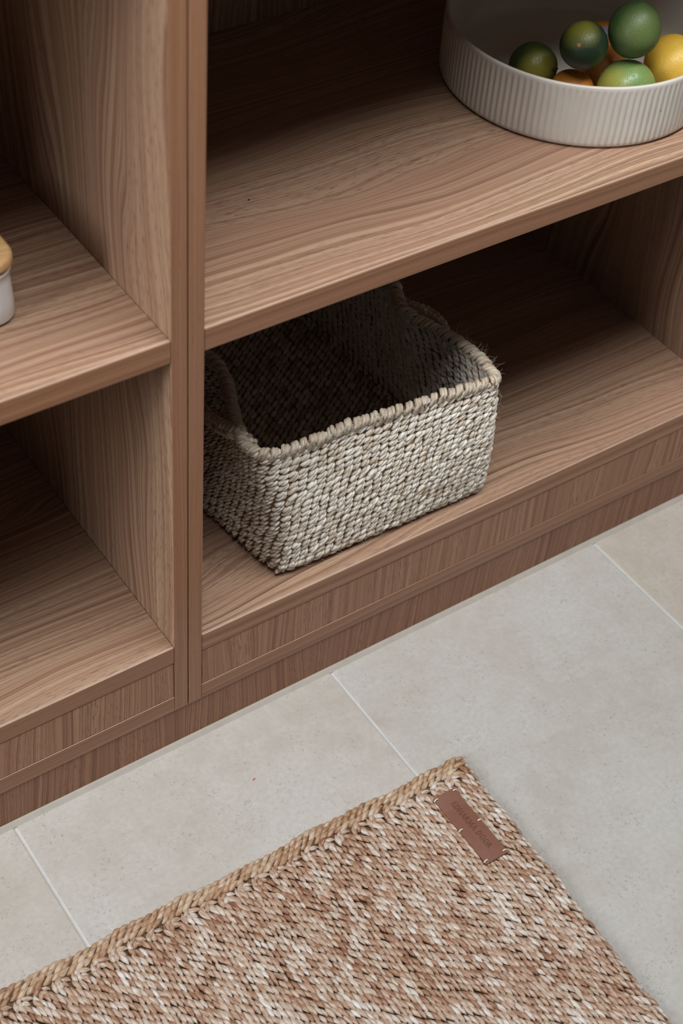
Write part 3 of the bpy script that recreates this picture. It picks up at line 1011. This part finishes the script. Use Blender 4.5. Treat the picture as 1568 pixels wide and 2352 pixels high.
def fruit(name, loc, r, axis, mat, label, long=1.06, nip=0.05, stem=None, flat=0.0, patch=None):
    if patch:
        ql = Vector(axis).to_track_quat('Z', 'Y').inverted()
        dl = ql @ Vector(patch[0]).normalized()
        args = RIND[mat.name]
        mat = rind(mat.name + '_ripe', *args[:3], rough=args[3], patch=(tuple(dl), *patch[1:]))
    bm = bmesh.new()
    bmesh.ops.create_uvsphere(bm, u_segments=48, v_segments=32, radius=1.0)
    q = random.random() * 6
    for v in bm.verts:
        p = v.co.copy()
        z = p.z
        s = 1 + 0.012 * math.sin(2 * math.atan2(p.y, p.x) + q) + 0.008 * math.sin(3 * p.z + 2 * p.x + q)
        rad = 1 - flat * abs(z) ** 6
        v.co = Vector((p.x * s, p.y * s, z * long * rad + nip * math.copysign(abs(z) ** 22, z)))
        v.co *= r
    me = finish(name, bm, mat, None, True)
    t = empty(name, loc, label, name, 'citrus fruit in the bowl')
    me.name = 'rind'
    me.data.name = 'rind'
    me.parent = t
    t.rotation_euler = Vector(axis).to_track_quat('Z', 'Y').to_euler()
    top = r * (long * (1 - flat) + nip)
    if stem == 'scar':
        V = []; bm = bmesh.new()
        ctr = bm.verts.new((0, 0, top + 0.0010))
        ring1 = [bm.verts.new((0.0016 * math.cos(a_), 0.0016 * math.sin(a_), top + 0.0009)) for a_ in np.linspace(0, 2 * math.pi, 20, endpoint=False)]
        ring2 = [bm.verts.new(((0.0030 if i_ % 2 else 0.0022) * math.cos(a_), (0.0030 if i_ % 2 else 0.0022) * math.sin(a_), top - 0.0006)) for i_, a_ in enumerate(np.linspace(0, 2 * math.pi, 20, endpoint=False))]
        for i_ in range(20):
            bm.faces.new((ctr, ring1[i_], ring1[(i_ + 1) % 20]))
            bm.faces.new((ring1[i_], ring2[i_], ring2[(i_ + 1) % 20], ring1[(i_ + 1) % 20]))
        finish('stem_scar', bm, SCAR, t)
    if stem == 'stub':
        P = chaikin(np.array([(0, 0, top - 0.002), (0.0003, 0, top + 0.0012), (0.0016, 0.0006, top + 0.0028), (0.0042, 0.0012, top + 0.0034)]), 2, False)
        rd = np.linspace(0.0024, 0.0006, len(P))[None]
        V, Q, L = tubes(P[None], rd, 8)
        np_mesh('stem', V, Q, DSTEM, t, L)
    return t


CAMP = np.array([-0.54509, -0.92758, 1.45071])


def toward(p, dx=0, dy=0, dz=0):
    d = nrm(CAMP - np.array(p))
    return (d[0] + dx, d[1] + dy, d[2] + dz)


p = (0.5253, 0.1742, ZU1 + 0.0080 + 0.0262)
fruit('lime', p, 0.0252, toward(p, 0.85, -0.75, -0.1), LIME, 'dark green lime with a yellow patch and stub stem, leftmost in the bowl', 1.05, 0.03, 'stub', patch=((-0.45, -0.85, 0.25), lin(150, 140, 48), 0.45, 1.0))
p = (0.5367, 0.1179, 0.6655)
fruit('lime', p, 0.0246, toward(p, -0.18, 0.12, -0.02), DARK, 'very dark green lime with its round tan stem scar facing out', 1.03, 0.0, 'scar', 0.02, patch=((-0.45, -0.1, 0.9), lin(128, 128, 44), 0.55, 1.0))
p = (0.5872, 0.1000, 0.6790)
fruit('lime', p, 0.0275, (0.35, 0.15, 1.0), OLIV, 'large olive green lime lying on top of the other fruit', 1.04, 0.02, patch=((-0.35, -0.75, 0.35), lin(104, 122, 66), 0.3, 1.0))
p = (0.5793, 0.0875, ZU1 + 0.0080 + 0.0300)
fruit('lime', p, 0.0288, (1.0, -0.25, 0.12), PALE, 'glossy pale green lime behind the front rim of the bowl', 1.08, 0.05, patch=((-1.0, 0.15, 0.1), lin(176, 168, 72), 0.35, 0.9))
p = (0.6555, 0.0989, ZU1 + 0.0080 + 0.0315)
fruit('lemon', p, 0.0305, (0.7, 0.9, 0.3), LEMON, 'bright yellow lemon at the right edge of the picture', 1.10, 0.08)
p = (0.5372, 0.1235, ZU1 + 0.0080 + 0.0215)
fruit('mandarin', p, 0.0228, (0.1, 0.1, 1.0), MAND, 'small orange mandarin behind the bowl rim, under the very dark lime', 0.92, 0.0, None, 0.06)
p = (0.5990, 0.1430, ZU1 + 0.0080 + 0.0222)
fruit('mandarin', p, 0.0236, (-0.2, 0.1, 1.0), MAND, 'orange mandarin mostly hidden beneath the two big limes', 0.92, 0.0, None, 0.06)
p = (0.6315, 0.1845, ZU1 + 0.0080 + 0.0222)
m3 = fruit('mandarin', p, 0.0240, (0, 0, 1.0), MAND, 'orange mandarin with a purple striped sticker, at the back of the fruit', 0.92, 0.0, None, 0.06)
bm = bmesh.new()
d0 = Vector((0, 0, 1)).to_track_quat('Z', 'Y').inverted() @ Vector((-0.34, -0.27, 0.90)).normalized()
e1 = d0.cross(Vector((0, 0, 1))).normalized(); e2 = d0.cross(e1)
gr = {}
for i_ in range(7):
    for j_ in range(7):
        dv_ = (d0 + e1 * (i_ - 3) * 0.10 + e2 * (j_ - 3) * 0.07).normalized()
        gr[i_, j_] = bm.verts.new((dv_.x * 0.0247, dv_.y * 0.0247, dv_.z * 0.0247 * 0.92))
for i_ in range(6):
    for j_ in range(6):
        bm.faces.new((gr[i_, j_], gr[i_ + 1, j_], gr[i_ + 1, j_ + 1], gr[i_, j_ + 1]))
finish('sticker', bm, sticker_mat(), m3, True)

# ------------------------------------------------------------------ enamel box with wooden lid
ENAM = plain('white_enamel', lin(222, 222, 221), 0.22, 0.5, 0.02)
RIMM = plain('dark_rim', lin(60, 46, 42), 0.4, 0.5, 0.05)


def lid_mat():
    k = NT('lid_wood')
    p = k.n('ShaderNodeTexCoord', out=3)
    sep = k.t.nodes.new('ShaderNodeSeparateXYZ')
    k.t.links.new(p, sep.inputs[0])
    lo_ = k.noise(vec=p, scale=9.0, detail=1.0)
    w_ = k.math('MULTIPLY_ADD', lo_, 0.03, sep.outputs[1])
    a = k.noise(w=k.math('MULTIPLY', w_, 160.0), dim='1D', detail=3.0)
    return k.done(k.ramp(a, [(0.3, lin(196, 150, 98)), (0.55, lin(214, 172, 120)), (0.75, lin(224, 188, 140))]), 0.5, 0.4)


def rrect(hx, hy, r, n=8):
    pts = []
    for cx, cy, a0 in ((hx - r, hy - r, 0), (-hx + r, hy - r, 90), (-hx + r, -hy + r, 180), (hx - r, -hy + r, 270)):
        for t in np.linspace(0, 90, n):
            a_ = math.radians(a0 + t)
            pts.append((cx + r * math.cos(a_), cy + r * math.sin(a_)))
    return np.array(pts)


def loft(name, layers, mat, parent, cap=True):
    bm = bmesh.new()
    rows = [[bm.verts.new((x_, y_, z_)) for x_, y_ in pts] for pts, z_ in layers]
    n_ = len(rows[0])
    for a_, b_ in zip(rows[:-1], rows[1:]):
        for i_ in range(n_):
            bm.faces.new((a_[i_], a_[(i_ + 1) % n_], b_[(i_ + 1) % n_], b_[i_]))
    if cap:
        bm.faces.new(rows[0][::-1]); bm.faces.new(rows[-1])
    bmesh.ops.recalc_face_normals(bm, faces=bm.faces)
    o = finish(name, bm, mat, parent, True)
    for pgn in o.data.polygons:
        if len(pgn.vertices) > 4:
            pgn.use_smooth = False
    return o


HX, HY = 0.095, 0.062
xb = empty('storage_box', (-0.1105 - HX, 0.0858 + HY, ZU1 + 0.0006), 'white enamel box with a pale wooden lid, cut by the left picture edge', 'box')
RC = 0.024
R_ = lambda d: rrect(HX - d, HY - d, RC - d * 0.5)
loft('body', [(R_(0.0045), 0.0018), (R_(0.0022), 0.0024), (R_(0.0014), 0.0045), (R_(0.0020), 0.020), (R_(0.0030), 0.040), (R_(0.0036), 0.0465), (R_(0.0022), 0.0495), (R_(0.0014), 0.0515), (R_(0.0022), 0.0528), (R_(0.006), 0.0528)], ENAM, xb)
loft('foot', [(R_(0.0048), 0.0), (R_(0.0030), 0.0003), (R_(0.0030), 0.0016), (R_(0.0048), 0.0018)], RIMM, xb)
loft('seal', [(R_(0.0040), 0.0528), (R_(0.0026), 0.0532), (R_(0.0026), 0.0546), (R_(0.0040), 0.0550)], RIMM, xb)
loft('lid', [(R_(0.0016), 0.0550), (R_(0.0004), 0.0562), (R_(0.0), 0.0585), (R_(0.0), 0.0632), (R_(0.0008), 0.0650), (R_(0.0028), 0.0660)], lid_mat(), xb)

# ------------------------------------------------------------------ small debris
def crumb(name, loc, size, rgb, label, cat):
    bm = bmesh.new()
    bmesh.ops.create_icosphere(bm, subdivisions=2, radius=1.0)
    for v in bm.verts:
        k_ = 1 + random.uniform(-0.18, 0.18)
        v.co = Vector((v.co.x * size[0] * k_, v.co.y * size[1] * k_, v.co.z * size[2] * k_ + size[2] * 0.9))
    o = finish(name, bm, plain(label[:20], rgb, 0.7, 0.2, 0.2, 900), None, True)
    o.location = loc
    o.rotation_euler = (0, 0, 0.4)
    return tag(o, label, cat)


crumb('crumb', (0.0335, -0.0859, 0.0), (0.0021, 0.0009, 0.0006), lin(206, 104, 58), 'tiny orange crumb on the tile between plinth and rug', 'crumb')
crumb('speck', (0.1556, 0.1495, ZU1), (0.0011, 0.0009, 0.0007), lin(24, 20, 18), 'tiny black speck on the upper shelf beside the upright', 'speck')

P = chaikin(np.array([(0.0, 0.0035, 0.0006), (0.0012, 0.0010, 0.0022), (0.0006, -0.0022, 0.0026), (0.0028, -0.0040, 0.0022), (0.0058, -0.0034, 0.0006)]), 3, False)
V, Q, L = tubes(P[None], 0.00032, 6)
th_ = np_mesh('thread', V, Q, THREAD, None, L)
th_.location = (-0.1915, -0.1690, 0.0094)
tag(th_, 'short curled white thread lying on the braided border of the rug', 'thread')
